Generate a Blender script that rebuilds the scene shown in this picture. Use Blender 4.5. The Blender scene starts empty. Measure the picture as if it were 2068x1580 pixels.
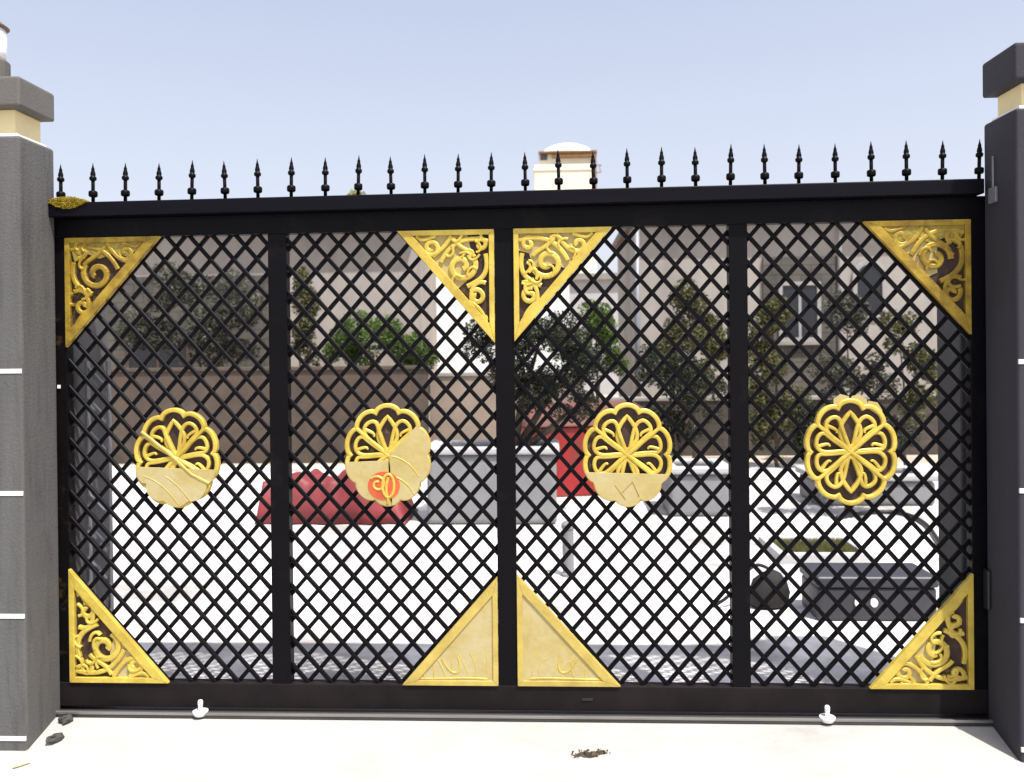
import bpy, math, random
from mathutils import Vector, Matrix
random.seed(7)
PI = math.pi
sc = bpy.context.scene
col = sc.collection

# ------------------------------------------------------------------ camera
F = 1700.0
CAM = Vector((0.1887, -3.7435, 1.6063))
yaw, pitch, roll = -0.0457, -0.0045, -0.0100
fw = Vector((math.sin(yaw)*math.cos(pitch), math.cos(yaw)*math.cos(pitch), math.sin(pitch)))
rt = Vector((math.cos(yaw), -math.sin(yaw), 0)); up = rt.cross(fw)
R_ = rt*math.cos(roll) + up*math.sin(roll); U_ = -rt*math.sin(roll) + up*math.cos(roll)
cd = bpy.data.cameras.new('camera'); cam = bpy.data.objects.new('camera', cd); col.objects.link(cam)
cam.matrix_world = Matrix(((R_.x, U_.x, -fw.x, CAM.x), (R_.y, U_.y, -fw.y, CAM.y), (R_.z, U_.z, -fw.z, CAM.z), (0, 0, 0, 1)))
cd.sensor_fit = 'HORIZONTAL'; cd.sensor_width = 36; cd.lens = F/2068*36
cd.shift_y = -0.0309; cd.clip_end = 2000; cd.clip_start = 0.05
sc.camera = cam
cd.dof.use_dof = True; cd.dof.focus_distance = 3.76; cd.dof.aperture_fstop = 2.8
sc.render.resolution_x = 1024; sc.render.resolution_y = 782

def ray(px, py):
    return fw + R_*((px-1034)/F) + U_*((726.2-py)/F)
def at(px, py, Y):                       # point of the vertical plane y = Y seen at a pixel of the photograph
    d = ray(px, py); t = (Y-CAM.y)/d.y
    return CAM + d*t
def gnd(px, py, z=0.0):
    d = ray(px, py); t = (z-CAM.z)/d.z
    return CAM + d*t

# ------------------------------------------------------------------ materials
def mat(name, base, rough=.6, metal=0., var=.0, scale=6., bump=0., bscale=60., dark=None, spec=.5, second=None, second_scale=1.5, second_lo=.5, second_hi=.62, coords='Object', stretch=None, transl=0.):
    m = bpy.data.materials.new(name); m.use_nodes = True
    nt = m.node_tree; N = nt.nodes; L = nt.links
    b = N['Principled BSDF']
    b.inputs['Roughness'].default_value = rough; b.inputs['Metallic'].default_value = metal
    b.inputs['Specular IOR Level'].default_value = spec
    b.inputs['Base Color'].default_value = (*base, 1)
    tc = N.new('ShaderNodeTexCoord'); src = tc.outputs[coords]
    if stretch:
        mp = N.new('ShaderNodeMapping'); mp.inputs['Scale'].default_value = stretch
        L.new(src, mp.inputs['Vector']); src = mp.outputs['Vector']
    cur = None
    if var > 0:
        n = N.new('ShaderNodeTexNoise'); n.inputs['Scale'].default_value = scale; n.inputs['Detail'].default_value = 6; n.inputs['Roughness'].default_value = .65
        L.new(src, n.inputs['Vector'])
        r = N.new('ShaderNodeValToRGB')
        d = dark if dark else tuple(c*(1-var) for c in base)
        h = tuple(min(1, c*(1+var*.6)) for c in base)
        r.color_ramp.elements[0].position = .32; r.color_ramp.elements[0].color = (*d, 1)
        r.color_ramp.elements[1].position = .7; r.color_ramp.elements[1].color = (*h, 1)
        L.new(n.outputs['Fac'], r.inputs['Fac']); cur = r.outputs['Color']
    if second:
        n2 = N.new('ShaderNodeTexNoise'); n2.inputs['Scale'].default_value = second_scale; n2.inputs['Detail'].default_value = 8; n2.inputs['Roughness'].default_value = .7
        L.new(src, n2.inputs['Vector'])
        r2 = N.new('ShaderNodeValToRGB'); r2.color_ramp.elements[0].position = second_lo; r2.color_ramp.elements[1].position = second_hi
        r2.color_ramp.elements[0].color = (0, 0, 0, 1); r2.color_ramp.elements[1].color = (1, 1, 1, 1)
        L.new(n2.outputs['Fac'], r2.inputs['Fac'])
        mx = N.new('ShaderNodeMix'); mx.data_type = 'RGBA'
        L.new(r2.outputs['Color'], mx.inputs[0])
        if cur: L.new(cur, mx.inputs[6])
        else: mx.inputs[6].default_value = (*base, 1)
        mx.inputs[7].default_value = (*second, 1); cur = mx.outputs[2]
    if cur: L.new(cur, b.inputs['Base Color'])
    if bump > 0:
        nb = N.new('ShaderNodeTexNoise'); nb.inputs['Scale'].default_value = bscale; nb.inputs['Detail'].default_value = 6
        L.new(tc.outputs['Object'], nb.inputs['Vector'])
        bp = N.new('ShaderNodeBump'); bp.inputs['Strength'].default_value = bump; bp.inputs['Distance'].default_value = .01
        L.new(nb.outputs['Fac'], bp.inputs['Height']); L.new(bp.outputs['Normal'], b.inputs['Normal'])
    if transl > 0:
        t = N.new('ShaderNodeBsdfTranslucent'); ms = N.new('ShaderNodeMixShader'); ms.inputs[0].default_value = transl
        if cur: L.new(cur, t.inputs['Color'])
        else: t.inputs['Color'].default_value = (*base, 1)
        L.new(b.outputs[0], ms.inputs[1]); L.new(t.outputs[0], ms.inputs[2]); L.new(ms.outputs[0], N['Material Output'].inputs['Surface'])
    return m

def brick_mat(name, c1, c2, mortar, scale, rough=.85, w=.5, h=.25):
    m = bpy.data.materials.new(name); m.use_nodes = True
    nt = m.node_tree; N = nt.nodes; L = nt.links; b = N['Principled BSDF']; b.inputs['Roughness'].default_value = rough
    tc = N.new('ShaderNodeTexCoord'); sx = N.new('ShaderNodeSeparateXYZ'); cx = N.new('ShaderNodeCombineXYZ')
    L.new(tc.outputs['Object'], sx.inputs[0]); ad = N.new('ShaderNodeMath'); ad.operation = 'ADD'
    L.new(sx.outputs['X'], ad.inputs[0]); L.new(sx.outputs['Y'], ad.inputs[1]); L.new(ad.outputs[0], cx.inputs['X']); L.new(sx.outputs['Z'], cx.inputs['Y'])
    br = N.new('ShaderNodeTexBrick'); br.inputs['Color1'].default_value = (*c1, 1); br.inputs['Color2'].default_value = (*c2, 1); br.inputs['Mortar'].default_value = (*mortar, 1)
    br.inputs['Scale'].default_value = scale; br.inputs['Mortar Size'].default_value = .012; br.inputs['Brick Width'].default_value = w; br.inputs['Row Height'].default_value = h
    L.new(cx.outputs[0], br.inputs['Vector'])
    n = N.new('ShaderNodeTexNoise'); n.inputs['Scale'].default_value = 2.2; n.inputs['Detail'].default_value = 7; L.new(tc.outputs['Object'], n.inputs['Vector'])
    mx = N.new('ShaderNodeMix'); mx.data_type = 'RGBA'; mx.blend_type = 'MULTIPLY'; mx.inputs[0].default_value = .75
    rr = N.new('ShaderNodeValToRGB'); rr.color_ramp.elements[0].position = .3; rr.color_ramp.elements[0].color = (.45, .45, .45, 1); rr.color_ramp.elements[1].position = .7; rr.color_ramp.elements[1].color = (1.25, 1.2, 1.15, 1)
    L.new(n.outputs['Fac'], rr.inputs['Fac'])
    L.new(br.outputs['Color'], mx.inputs[6]); L.new(rr.outputs['Color'], mx.inputs[7]); L.new(mx.outputs[2], b.inputs['Base Color'])
    bp = N.new('ShaderNodeBump'); bp.inputs['Strength'].default_value = .5; bp.inputs['Distance'].default_value = .01; bp.invert = True
    L.new(br.outputs['Fac'], bp.inputs['Height']); L.new(bp.outputs['Normal'], b.inputs['Normal'])
    return m

M = {}
M['black'] = mat('black gate paint', (.0022, .0018, .0032), .46, 0, .35, 5, .08, 90, spec=.12, second=(.011, .009, .008), second_scale=4, second_lo=.56, second_hi=.8)
M['black_low'] = mat('dusty black paint', (.0125, .0095, .010), .6, 0, .45, 3, .08, 60, spec=.12)
M['cap'] = mat('black cap paint', (.0035, .003, .006), .45, 0, .3, 6, .05, 40, spec=.12, stretch=(.4, 3, 6))
M['rusty'] = mat('rust stained black paint', (.003, .0026, .003), .5, 0, .4, 5, .1, 70, second=(.05, .032, .012), second_scale=6, second_lo=.56, second_hi=.68, spec=.1)
M['gold'] = mat('gold paint', (.58, .445, .078), .45, .2, .3, 9, .14, 70, dark=(.43, .30, .038))
M['gold_dull'] = mat('shade-darkened gold paint', (.37, .255, .026), .5, .25, .45, 14, .2, 90, dark=(.20, .12, .012))  # gold darkened to imitate shade on the outer upper corners
M['gold_pale'] = mat('glare-paled gold paint', (.52, .40, .10), .5, .1, .18, 9, .10, 60, dark=(.39, .28, .06))  # gold paled to imitate bright ground bleeding over the scrolls
M['plate_dark'] = mat('dark brown backing', (.040, .018, .013), .7, 0, .5, 30, .15, 90, second=(.16, .10, .02), second_scale=14, second_lo=.58, second_hi=.68)
M['plate_cream'] = mat('cream glare and crest', (.44, .355, .14), .55, .05, .12, 12, .12, 50, dark=(.39, .30, .10), second=(.46, .39, .20), second_scale=5, second_lo=.46, second_hi=.62)  # cream imitates bright background bleeding through open scrolls; the crest shares it
M['plate_red'] = mat('orange red backing', (.62, .10, .03), .5, 0, .3, 12)
M['plate_shadow'] = mat('shadow-toned gold plate', (.30, .235, .04), .5, .2, .4, 40, .25, 120, dark=(.18, .135, .02))  # olive tone stands in for the cap rail's shadow on gold
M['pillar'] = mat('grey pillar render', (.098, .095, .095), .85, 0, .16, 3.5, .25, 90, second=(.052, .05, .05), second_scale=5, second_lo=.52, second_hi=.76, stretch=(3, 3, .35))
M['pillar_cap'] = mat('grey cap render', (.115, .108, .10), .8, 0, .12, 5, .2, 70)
M['pillar_shaded'] = mat('shade-darkened pillar render', (.031, .0295, .039), .85, 0, .13, 3.5, .2, 90, second=(.024, .023, .030), second_scale=5, second_lo=.56, second_hi=.74, stretch=(3, 3, .5))  # pillar grey darkened to stand in for shade on the inner face
M['cream_wall'] = mat('cream pillar neck paint', (.80, .68, .38), .7, 0, .08, 6, .1, 60)
M['white'] = mat('white paint', (.82, .81, .78), .6, 0, .06, 20, .05, 50)
M['brownroof'] = mat('brown metal', (.12, .075, .04), .5, .2, .3, 10)
M['frost'] = mat('frosted white glass', (.85, .85, .86), .25, 0, .03, 5)
M['concrete'] = mat('pale driveway concrete', (.40, .388, .362), .85, 0, .10, 1.1, .25, 40, second=(.245, .238, .228), second_scale=1.1, second_lo=.46, second_hi=.80, stretch=(1, 2.4, 1))
M['yard'] = mat('pale yard paving', (.80, .775, .745), .85, 0, .08, 1.4, .2, 40, second=(.30, .285, .272), second_scale=.9, second_lo=.40, second_hi=.62)
M['earth'] = mat('dry pale earth', (.42, .36, .29), .95, 0, .25, .8, .3, 20)
M['steel'] = mat('dark track steel', (.075, .07, .068), .42, .5, .35, 12, .1, 60, stretch=(.3, 5, 5))
M['steel_worn'] = mat('worn bright steel', (.30, .29, .28), .35, .7, .25, 12, stretch=(.2, 5, 5))
M['zinc'] = mat('white enamel', (.85, .85, .84), .3, .1, .05, 30)
M['rubble'] = mat('dark broken asphalt', (.06, .056, .052), .95, 0, .6, 30, .6, 60)
M['moss'] = mat('yellow green moss', (.42, .31, .02), .95, 0, .45, 60, dark=(.16, .12, .01), transl=.2)
M['twig'] = mat('dry brown twig', (.09, .065, .035), .9, 0, .6, 60)
M['twig_pale'] = mat('pale dry twig', (.45, .38, .24), .9, 0, .4, 60)
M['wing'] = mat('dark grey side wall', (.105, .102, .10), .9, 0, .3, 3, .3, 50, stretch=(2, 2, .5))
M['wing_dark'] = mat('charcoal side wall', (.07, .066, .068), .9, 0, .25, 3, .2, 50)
M['plaster_warm'] = mat('warm grey plaster', (.36, .32, .29), .9, 0, .18, 1.2, .15, 40, second=(.25, .225, .20), second_scale=.9, second_lo=.5, second_hi=.7, stretch=(1, 1, .5))
M['plaster_white'] = mat('bright white plaster', (.80, .80, .80), .85, 0, .06, 1.0, .1, 40)
M['plaster_beige'] = mat('beige grey plaster', (.34, .31, .28), .9, 0, .16, 1.0, .15, 40, second=(.22, .205, .19), second_scale=.7, second_lo=.5, second_hi=.72, stretch=(1, 1, .4))
M['stone'] = brick_mat('brown stone cladding', (.075, .058, .047), (.06, .054, .045), (.04, .035, .03), 2.0)
M['stone_grey'] = brick_mat('grey stone cladding', (.085, .082, .072), (.10, .092, .08), (.05, .047, .043), 1.4)
M['brown_render'] = mat('brown wall render', (.085, .061, .046), .95, 0, .3, 1.4, .3, 40, second=(.055, .044, .036), second_scale=1.2, second_lo=.46, second_hi=.62)
M['tan_render'] = mat('tan wall render', (.25, .20, .16), .95, 0, .2, 1.4, .2, 40)
M['coping'] = mat('pale coping', (.26, .24, .22), .9, 0, .2, 4, .2, 50)
M['glass'] = mat('dark window glass', (.02, .022, .026), .08, 0)
M['frame_brown'] = mat('brown window frame', (.07, .045, .033), .6, 0, .3, 8)
M['frame_grey'] = mat('grey window frame', (.30, .29, .28), .6, 0, .2, 8)
M['rooftile'] = mat('brown roof edge', (.16, .11, .08), .85, 0, .3, 4, .3, 30)
M['red_tarp'] = mat('red tarpaulin', (.19, .022, .026), .6, 0, .3, 4, .2, 20)
M['red_bin'] = mat('red plastic', (.33, .012, .014), .45, 0, .2, 5, second=(.13, .045, .03), second_scale=1.7, second_lo=.45, second_hi=.65)  # brown patches stand in for tree shade on the red
M['red_old'] = mat('faded red brown plastic', (.13, .05, .036), .7, 0, .3, 5)
M['conc_grey'] = mat('grey cast concrete', (.21, .21, .217), .85, 0, .16, 4, .2, 50)
M['conc_light'] = mat('light cast concrete', (.40, .395, .4), .85, 0, .1, 4, .2, 50)
M['rubber'] = mat('black rubber', (.012, .012, .013), .5, 0, .3, 10)
M['bag'] = mat('black canvas', (.011, .010, .010), .8, 0, .4, 14, .3, 60)
M['trunk_box'] = mat('dark blue grey plastic', (.036, .036, .045), .5, 0, .2, 5, .1, 40)
M['bark'] = mat('bark', (.075, .055, .04), .95, 0, .5, 14, .6, 30, stretch=(1, 1, .3))
M['leaf_dark'] = mat('dark evergreen leaves', (.022, .030, .012), .5, 0, .6, 3, transl=.25)
M['leaf_green'] = mat('bright green leaves', (.095, .155, .028), .5, 0, .45, 3, transl=.35)
M['leaf_olive'] = mat('olive green leaves', (.105, .105, .035), .6, 0, .4, 3, transl=.25)
M['leaf_grey'] = mat('grey green leaves', (.085, .086, .062), .6, 0, .35, 2.5, transl=.2)
M['leaf_yellow'] = mat('yellow green leaves', (.30, .28, .05), .6, 0, .4, 3, transl=.35)
M['grass'] = mat('short dry grass', (.17, .165, .05), .9, 0, .4, 8, transl=.2)
M['tower'] = mat('cream tower render', (.80, .74, .58), .85, 0, .05, .6, .1, 20)
M['dome'] = mat('white dome paint', (.84, .82, .76), .7, 0, .05, .6)
M['trim_brown'] = mat('brown wooden trim', (.22, .11, .04), .7, 0, .3, 3)
M['box_grey'] = mat('grey box metal', (.22, .22, .24), .5, .3, .15, 10)

# ------------------------------------------------------------------ mesh builder
class MB:
    def __init__(s): s.v = []; s.f = []
    def box(s, x0, x1, y0, y1, z0, z1):
        n = len(s.v)
        s.v += [(x0,y0,z0),(x1,y0,z0),(x1,y1,z0),(x0,y1,z0),(x0,y0,z1),(x1,y0,z1),(x1,y1,z1),(x0,y1,z1)]
        s.f += [tuple(n+i for i in q) for q in ((0,3,2,1),(4,5,6,7),(0,1,5,4),(1,2,6,5),(2,3,7,6),(3,0,4,7))]
        return s
    def prism(s, poly, y0, y1):                        # polygon in x,z extruded along y (y0 in front)
        a = sum(poly[i][0]*poly[(i+1) % len(poly)][1]-poly[(i+1) % len(poly)][0]*poly[i][1] for i in range(len(poly)))
        if a < 0: poly = poly[::-1]
        n = len(s.v); k = len(poly)
        s.v += [(p[0], y0, p[1]) for p in poly] + [(p[0], y1, p[1]) for p in poly]
        s.f.append(tuple(range(n, n+k))); s.f.append(tuple(range(n+2*k-1, n+k-1, -1)))
        for i in range(k):
            j = (i+1) % k; s.f.append((n+i, n+k+i, n+k+j, n+j))
        return s
    def ribbon(s, pts, w, yf, yb, closed=False, ramp=.0003, ch=.3):
        k = len(pts); n = len(s.v); m = 6
        for i, p in enumerate(pts):
            a = pts[(i-1) % k] if (closed or i > 0) else p
            b = pts[(i+1) % k] if (closed or i < k-1) else p
            dx, dz = b[0]-a[0], b[1]-a[1]; l = math.hypot(dx, dz) or 1; nx, nz = -dz/l, dx/l
            ww = w(i/(k-1)) if callable(w) else w
            y = yf - ramp*(abs(2*i/k-1) if closed else i/k); dp = min(.003, ww*.2)
            for o, yy in ((-.5, yb), (-.5, y+dp), (-.5+ch*.8, y), (.5-ch*.8, y), (.5, y+dp), (.5, yb)):
                s.v.append((p[0]+nx*o*ww, yy, p[1]+nz*o*ww))
        for i in range(k if closed else k-1):
            j = (i+1) % k
            for q in range(m):
                r = (q+1) % m
                s.f.append((n+i*m+q, n+j*m+q, n+j*m+r, n+i*m+r))
        if not closed:
            s.f.append(tuple(n+q for q in range(m))); s.f.append(tuple(n+(k-1)*m+q for q in range(m-1, -1, -1)))
        return s
    def tube(s, pts, rad, seg=8, caps=True):
        pts = [Vector(p) for p in pts]; k = len(pts); n = len(s.v)
        prev = None
        for i, p in enumerate(pts):
            t = (pts[min(i+1, k-1)]-pts[max(i-1, 0)]).normalized()
            if prev is None:
                a = Vector((0, 0, 1)) if abs(t.z) < .9 else Vector((1, 0, 0)); u = t.cross(a).normalized()
            else:
                u = (prev - t*prev.dot(t)).normalized()
            prev = u; w = t.cross(u); r = rad[i] if isinstance(rad, (list, tuple)) else rad
            for q in range(seg):
                an = 2*PI*q/seg; s.v.append(tuple(p+u*math.cos(an)*r+w*math.sin(an)*r))
        for i in range(k-1):
            for q in range(seg):
                r = (q+1) % seg; s.f.append((n+i*seg+q, n+i*seg+r, n+(i+1)*seg+r, n+(i+1)*seg+q))
        if caps:
            s.f.append(tuple(n+q for q in range(seg-1, -1, -1))); s.f.append(tuple(n+(k-1)*seg+q for q in range(seg)))
        return s
    def lathe(s, prof, seg=16, c=(0, 0, 0), sx=1, sy=1):            # prof: (r, z) from bottom to top
        n = len(s.v)
        for r, z in prof:
            for q in range(seg):
                an = 2*PI*(q+.5)/seg; s.v.append((c[0]+sx*r*math.cos(an), c[1]+sy*r*math.sin(an), c[2]+z))
        for i in range(len(prof)-1):
            for q in range(seg):
                r = (q+1) % seg; s.f.append((n+i*seg+q, n+i*seg+r, n+(i+1)*seg+r, n+(i+1)*seg+q))
        s.f.append(tuple(n+q for q in range(seg-1, -1, -1))); s.f.append(tuple(n+(len(prof)-1)*seg+q for q in range(seg)))
        return s
    def leaf(s, p, size, asp=.55):
        d = Vector((random.gauss(0, 1), random.gauss(0, 1), random.gauss(0, .8))).normalized()
        e = d.cross(Vector((random.gauss(0, 1), random.gauss(0, 1), random.gauss(0, 1)))).normalized()
        p = Vector(p); n = len(s.v); a = size*random.uniform(.7, 1.3); nn = d.cross(e)*a*.15
        for q in (p-d*a*.5, p+e*a*asp*.5+nn, p+d*a*.5, p-e*a*asp*.5+nn): s.v.append(tuple(q))
        s.f.append((n, n+1, n+2)); s.f.append((n, n+2, n+3))
    def build(s, name, m, parent=None, bevel=0, smooth=False, loc=None, segs=2):
        me = bpy.data.meshes.new(name); me.from_pydata(s.v, [], s.f); me.materials.append(m); me.update()
        o = bpy.data.objects.new(name, me); col.objects.link(o)
        if parent: o.parent = parent
        if loc is not None: o.location = loc
        if smooth:
            for p in me.polygons: p.use_smooth = True
        if bevel:
            b = o.modifiers.new('bevel', 'BEVEL'); b.width = bevel; b.segments = segs; b.limit_method = 'ANGLE'
        return o

def tag(o, label=None, cat=None, group=None, kind=None):
    if label: o['label'] = label
    if cat: o['category'] = cat
    if group: o['group'] = group
    if kind: o['kind'] = kind
    return o
def empty(name, loc=(0, 0, 0), rz=0):
    o = bpy.data.objects.new(name, None); o.empty_display_size = .1; col.objects.link(o); o.location = loc; o.rotation_euler.z = rz; return o

# ------------------------------------------------------------------ ground
def sheet(name, x0, x1, y0, y1, z, m):
    mb = MB(); mb.v += [(x0,y0,z),(x1,y0,z),(x1,y1,z),(x0,y1,z)]; mb.f.append((0,1,2,3))
    return tag(mb.build(name, m), kind='structure')
SLOPE = .25; YR = -.08                                   # the drive falls away from the gate as a short ramp
def ramp_z(y): return .004 - SLOPE*max(0, min(YR-y, 1.5))
def gndr(px, py):
    z = 0.
    for i in range(30):
        p = gnd(px, py, z); z = .5*z+.5*ramp_z(p.y)
    return Vector((p.x, p.y, ramp_z(p.y)))
def profile_sheet(name, x0, x1, prof, m):
    mb = MB()
    for y, z in prof: mb.v += [(x0, y, z), (x1, y, z)]
    for i in range(len(prof)-1): mb.f.append((2*i, 2*i+1, 2*i+3, 2*i+2))
    return tag(mb.build(name, m), kind='structure')
zl_ = .004-SLOPE*1.5
profile_sheet('ground', -400, 400, [(-60, zl_-.03), (YR-1.5, zl_-.03), (YR, -.026), (.0, 0), (900, 0)], M['earth'])
profile_sheet('driveway', -9, 9, [(-12, zl_), (YR-1.5, zl_), (YR, .004), (.02, .004)], M['concrete'])
sheet('yard_paving', -9, 9, .02, 8.6, .006, M['yard'])

# ------------------------------------------------------------------ the gate
ZB, ZT = .145, 2.175
gate = tag(empty('sliding_gate', (0, 0, 0)), 'black iron sliding gate with diamond lattice, gold corner scrolls, gold medallions and spear tips', 'gate')
XO0, XO1 = -2.0, 2.0                                   # the opening
XL = at(108, 900, 0).x; XR = at(1996, 900, 0).x
mull = []
for a, b in ((548, 585), (1002, 1040), (1472, 1509)):
    mull.append((at(a+1, 900, 0).x, at(b+1, 900, 0).x))
def dzt(x): return -.017*(XR-x)/(XR-XL)               # the head of the gate sags a little towards the left
def dzc(x): return -.030*(XR-x)/(XR-XL)
MB().prism([(XL, ZT+dzt(XL)), (XR, ZT), (XR, 2.274), (XL, 2.274+dzc(XL))], -.028, .028).build('top_rail', M['black'], gate, .003)
xq = at(1989, 400, -.085).x
MB().prism([(XL-.02, 2.2745+dzc(XL-.02)), (xq, 2.2745+dzc(xq)), (xq, 2.338+dzc(xq)), (XL-.02, 2.338+dzc(XL-.02))], -.085, .06).build('cap_rail', M['cap'], gate, .004)
MB().box(XL, XR, -.029, .03, .036, ZB).build('bottom_rail', M['black_low'], gate, .003)
MB().box(XL, XO0, -.0265, .0265, ZB, ZT+dzt(XL)-.001).build('stile', M['rusty'], gate, .002)
MB().box(XO1, XR, -.0265, .0265, ZB, ZT).build('stile', M['black'], gate, .002)
for a, b in mull: MB().box(a, b, -.0265, .0265, ZB, ZT+dzt(a)-.001).build('mullion', M['black'], gate, .002)
p = at(1186, 1413, -.03); MB().box(p.x-.024, p.x+.024, -.0325, -.0295, p.z-.006, p.z+.006).build('latch_slot', M['rubber'], gate, .001)

# lattice: two layers of flat bars crossing, clipped to the panel
panels = [(XO0, mull[0][0], 332, 518), (mull[0][1], mull[1][0], 613, 802), (mull[1][1], mull[2][0], 1244, 1435), (mull[2][1], XO1, 1537, 1736)]
PZ = (ZT-ZB)/17
def clip(p, q, x0, x1):
    (ax, az), (bx, bz) = p, q; t0, t1 = 0., 1.
    for d, lo, hi, a in ((bx-ax, x0, x1, ax), (bz-az, ZB, ZT, az)):
        if abs(d) < 1e-9: continue
        u, v = (lo-a)/d, (hi-a)/d
        if u > v: u, v = v, u
        t0 = max(t0, u); t1 = min(t1, v)
    if t1-t0 < 1e-4: return None
    return (ax+(bx-ax)*t0, az+(bz-az)*t0), (ax+(bx-ax)*t1, az+(bz-az)*t1)
rl = random.Random(3)
for x0, x1, na, nb in panels:
    xa, xb = at(na, 470, 0).x, at(nb, 455, 0).x; PX = (xb-xa)/4; sl = PZ/PX
    mb = MB(); n = 0
    hgt = ZT-ZB
    k0 = int((xa-x0)/PX)+24
    for k in range(-k0, 48):
        for sgn in (1, -1):
            xt = xa+k*PX
            seg = clip((xt, ZT), (xt+sgn*hgt/sl, ZB), x0-.004, x1+.004)
            if not seg: continue
            (ax, az), (bx, bz) = seg
            w = .0185 + rl.uniform(-.0008, .0008)
            if sgn > 0: mb.ribbon([(ax, az), (bx, bz)], w, -.0125, -.0010, ramp=0, ch=.2)
            else: mb.ribbon([(ax, az), (bx, bz)], w, -.0008, .0115, ramp=0, ch=.2)
    mb.build('lattice_panel', M['black'], gate)

# spear tips along the top
SP = [123,188,253,321,387,455,521,588,657,723,790,858,925,992,1061,1129,1199,1267,1336,1405,1475,1545,1613,1687,1760,1831,1903,1977]
rs = random.Random(11)
Zc = 2.338
def shaft(): return MB().lathe([(.0078, 0), (.0078, .148)], 8)
def collar(): return MB().lathe([(.008, .034), (.016, .036), (.019, .040), (.0195, .050), (.019, .059), (.015, .063), (.008, .065)], 10)
def head(): return MB().lathe([(.008, .108), (.014, .112), (.016, .120), (.014, .127), (.0095, .130), (.0115, .138), (.0095, .148), (.0065, .158), (.0075, .162), (.004, .172), (.0025, .180), (.0008, .190)], 10)
proto = None
for i, px in enumerate(SP):
    x = at(px, 400-.016*(px-100), -.02).x
    loc = (x, -.02, Zc-.002+dzc(x)); tilt = (rs.uniform(-.02, .02), rs.uniform(-.025, .025), rs.uniform(0, 1)); s = rs.uniform(.955, 1.03)
    if proto is None:
        o = shaft().build('spike', M['black'], gate, smooth=True); c = collar().build('collar', M['black'], o, smooth=True); h = head().build('spearhead', M['black'], o, smooth=True)
        proto = (o, c, h)
    else:
        o = proto[0].copy(); col.objects.link(o); o.parent = gate
        for q in proto[1:]:
            z = q.copy(); col.objects.link(z); z.parent = o
    o.location = loc; o.rotation_euler = tilt; o.scale = (1.0, 1.0, s)

# gold corner ornaments
def spiral(cx, cy, r0, r1, a0, turns, n=26):
    return [(cx+(r0+(r1-r0)*t)*math.cos(a0+turns*2*PI*t), cy+(r0+(r1-r0)*t)*math.sin(a0+turns*2*PI*t)) for t in [i/n for i in range(n+1)]]
def bez(p0, p1, p2, p3, n=14):
    return [tuple((1-t)**3*a+3*(1-t)**2*t*b+3*(1-t)*t*t*c+t**3*d for a, b, c, d in zip(p0, p1, p2, p3)) for t in [i/n for i in range(n+1)]]
CO = {  # corner x,y ; end of horizontal leg (x) ; end of vertical leg (y) ; look
    'a': (141, 477, 333, 697, 'dark'), 'b': (1000, 461, 805, 690, 'mixed'), 'c': (1040, 459, 1239, 686, 'mixed'), 'd': (1957, 440, 1741, 672, 'darkshade'),
    'e': (148, 1376, 346, 1148, 'lowdark'), 'f': (1005, 1380, 812, 1161, 'cream'), 'g': (1043, 1381, 1250, 1157, 'cream'), 'h': (1956, 1386, 1747, 1153, 'lowmixed')}
XC = {'a': XO0, 'b': mull[1][0], 'c': mull[1][1], 'd': XO1, 'e': XO0, 'f': mull[1][0], 'g': mull[1][1], 'h': XO1}
LAB = {'dark': 'gold corner with dark scroll gaps and a painted shadow strip', 'mixed': 'gold corner, painted cream glare behind its wide end, dark gaps in its point', 'darkshade': 'gold corner toned for shade with dark gaps along the post', 'lowdark': 'deep yellow corner with small dark gaps', 'cream': 'gold corner paled by painted cream glare with faint scrolls', 'lowmixed': 'gold corner with branching scrolls over painted cream glare and dark'}
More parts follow.
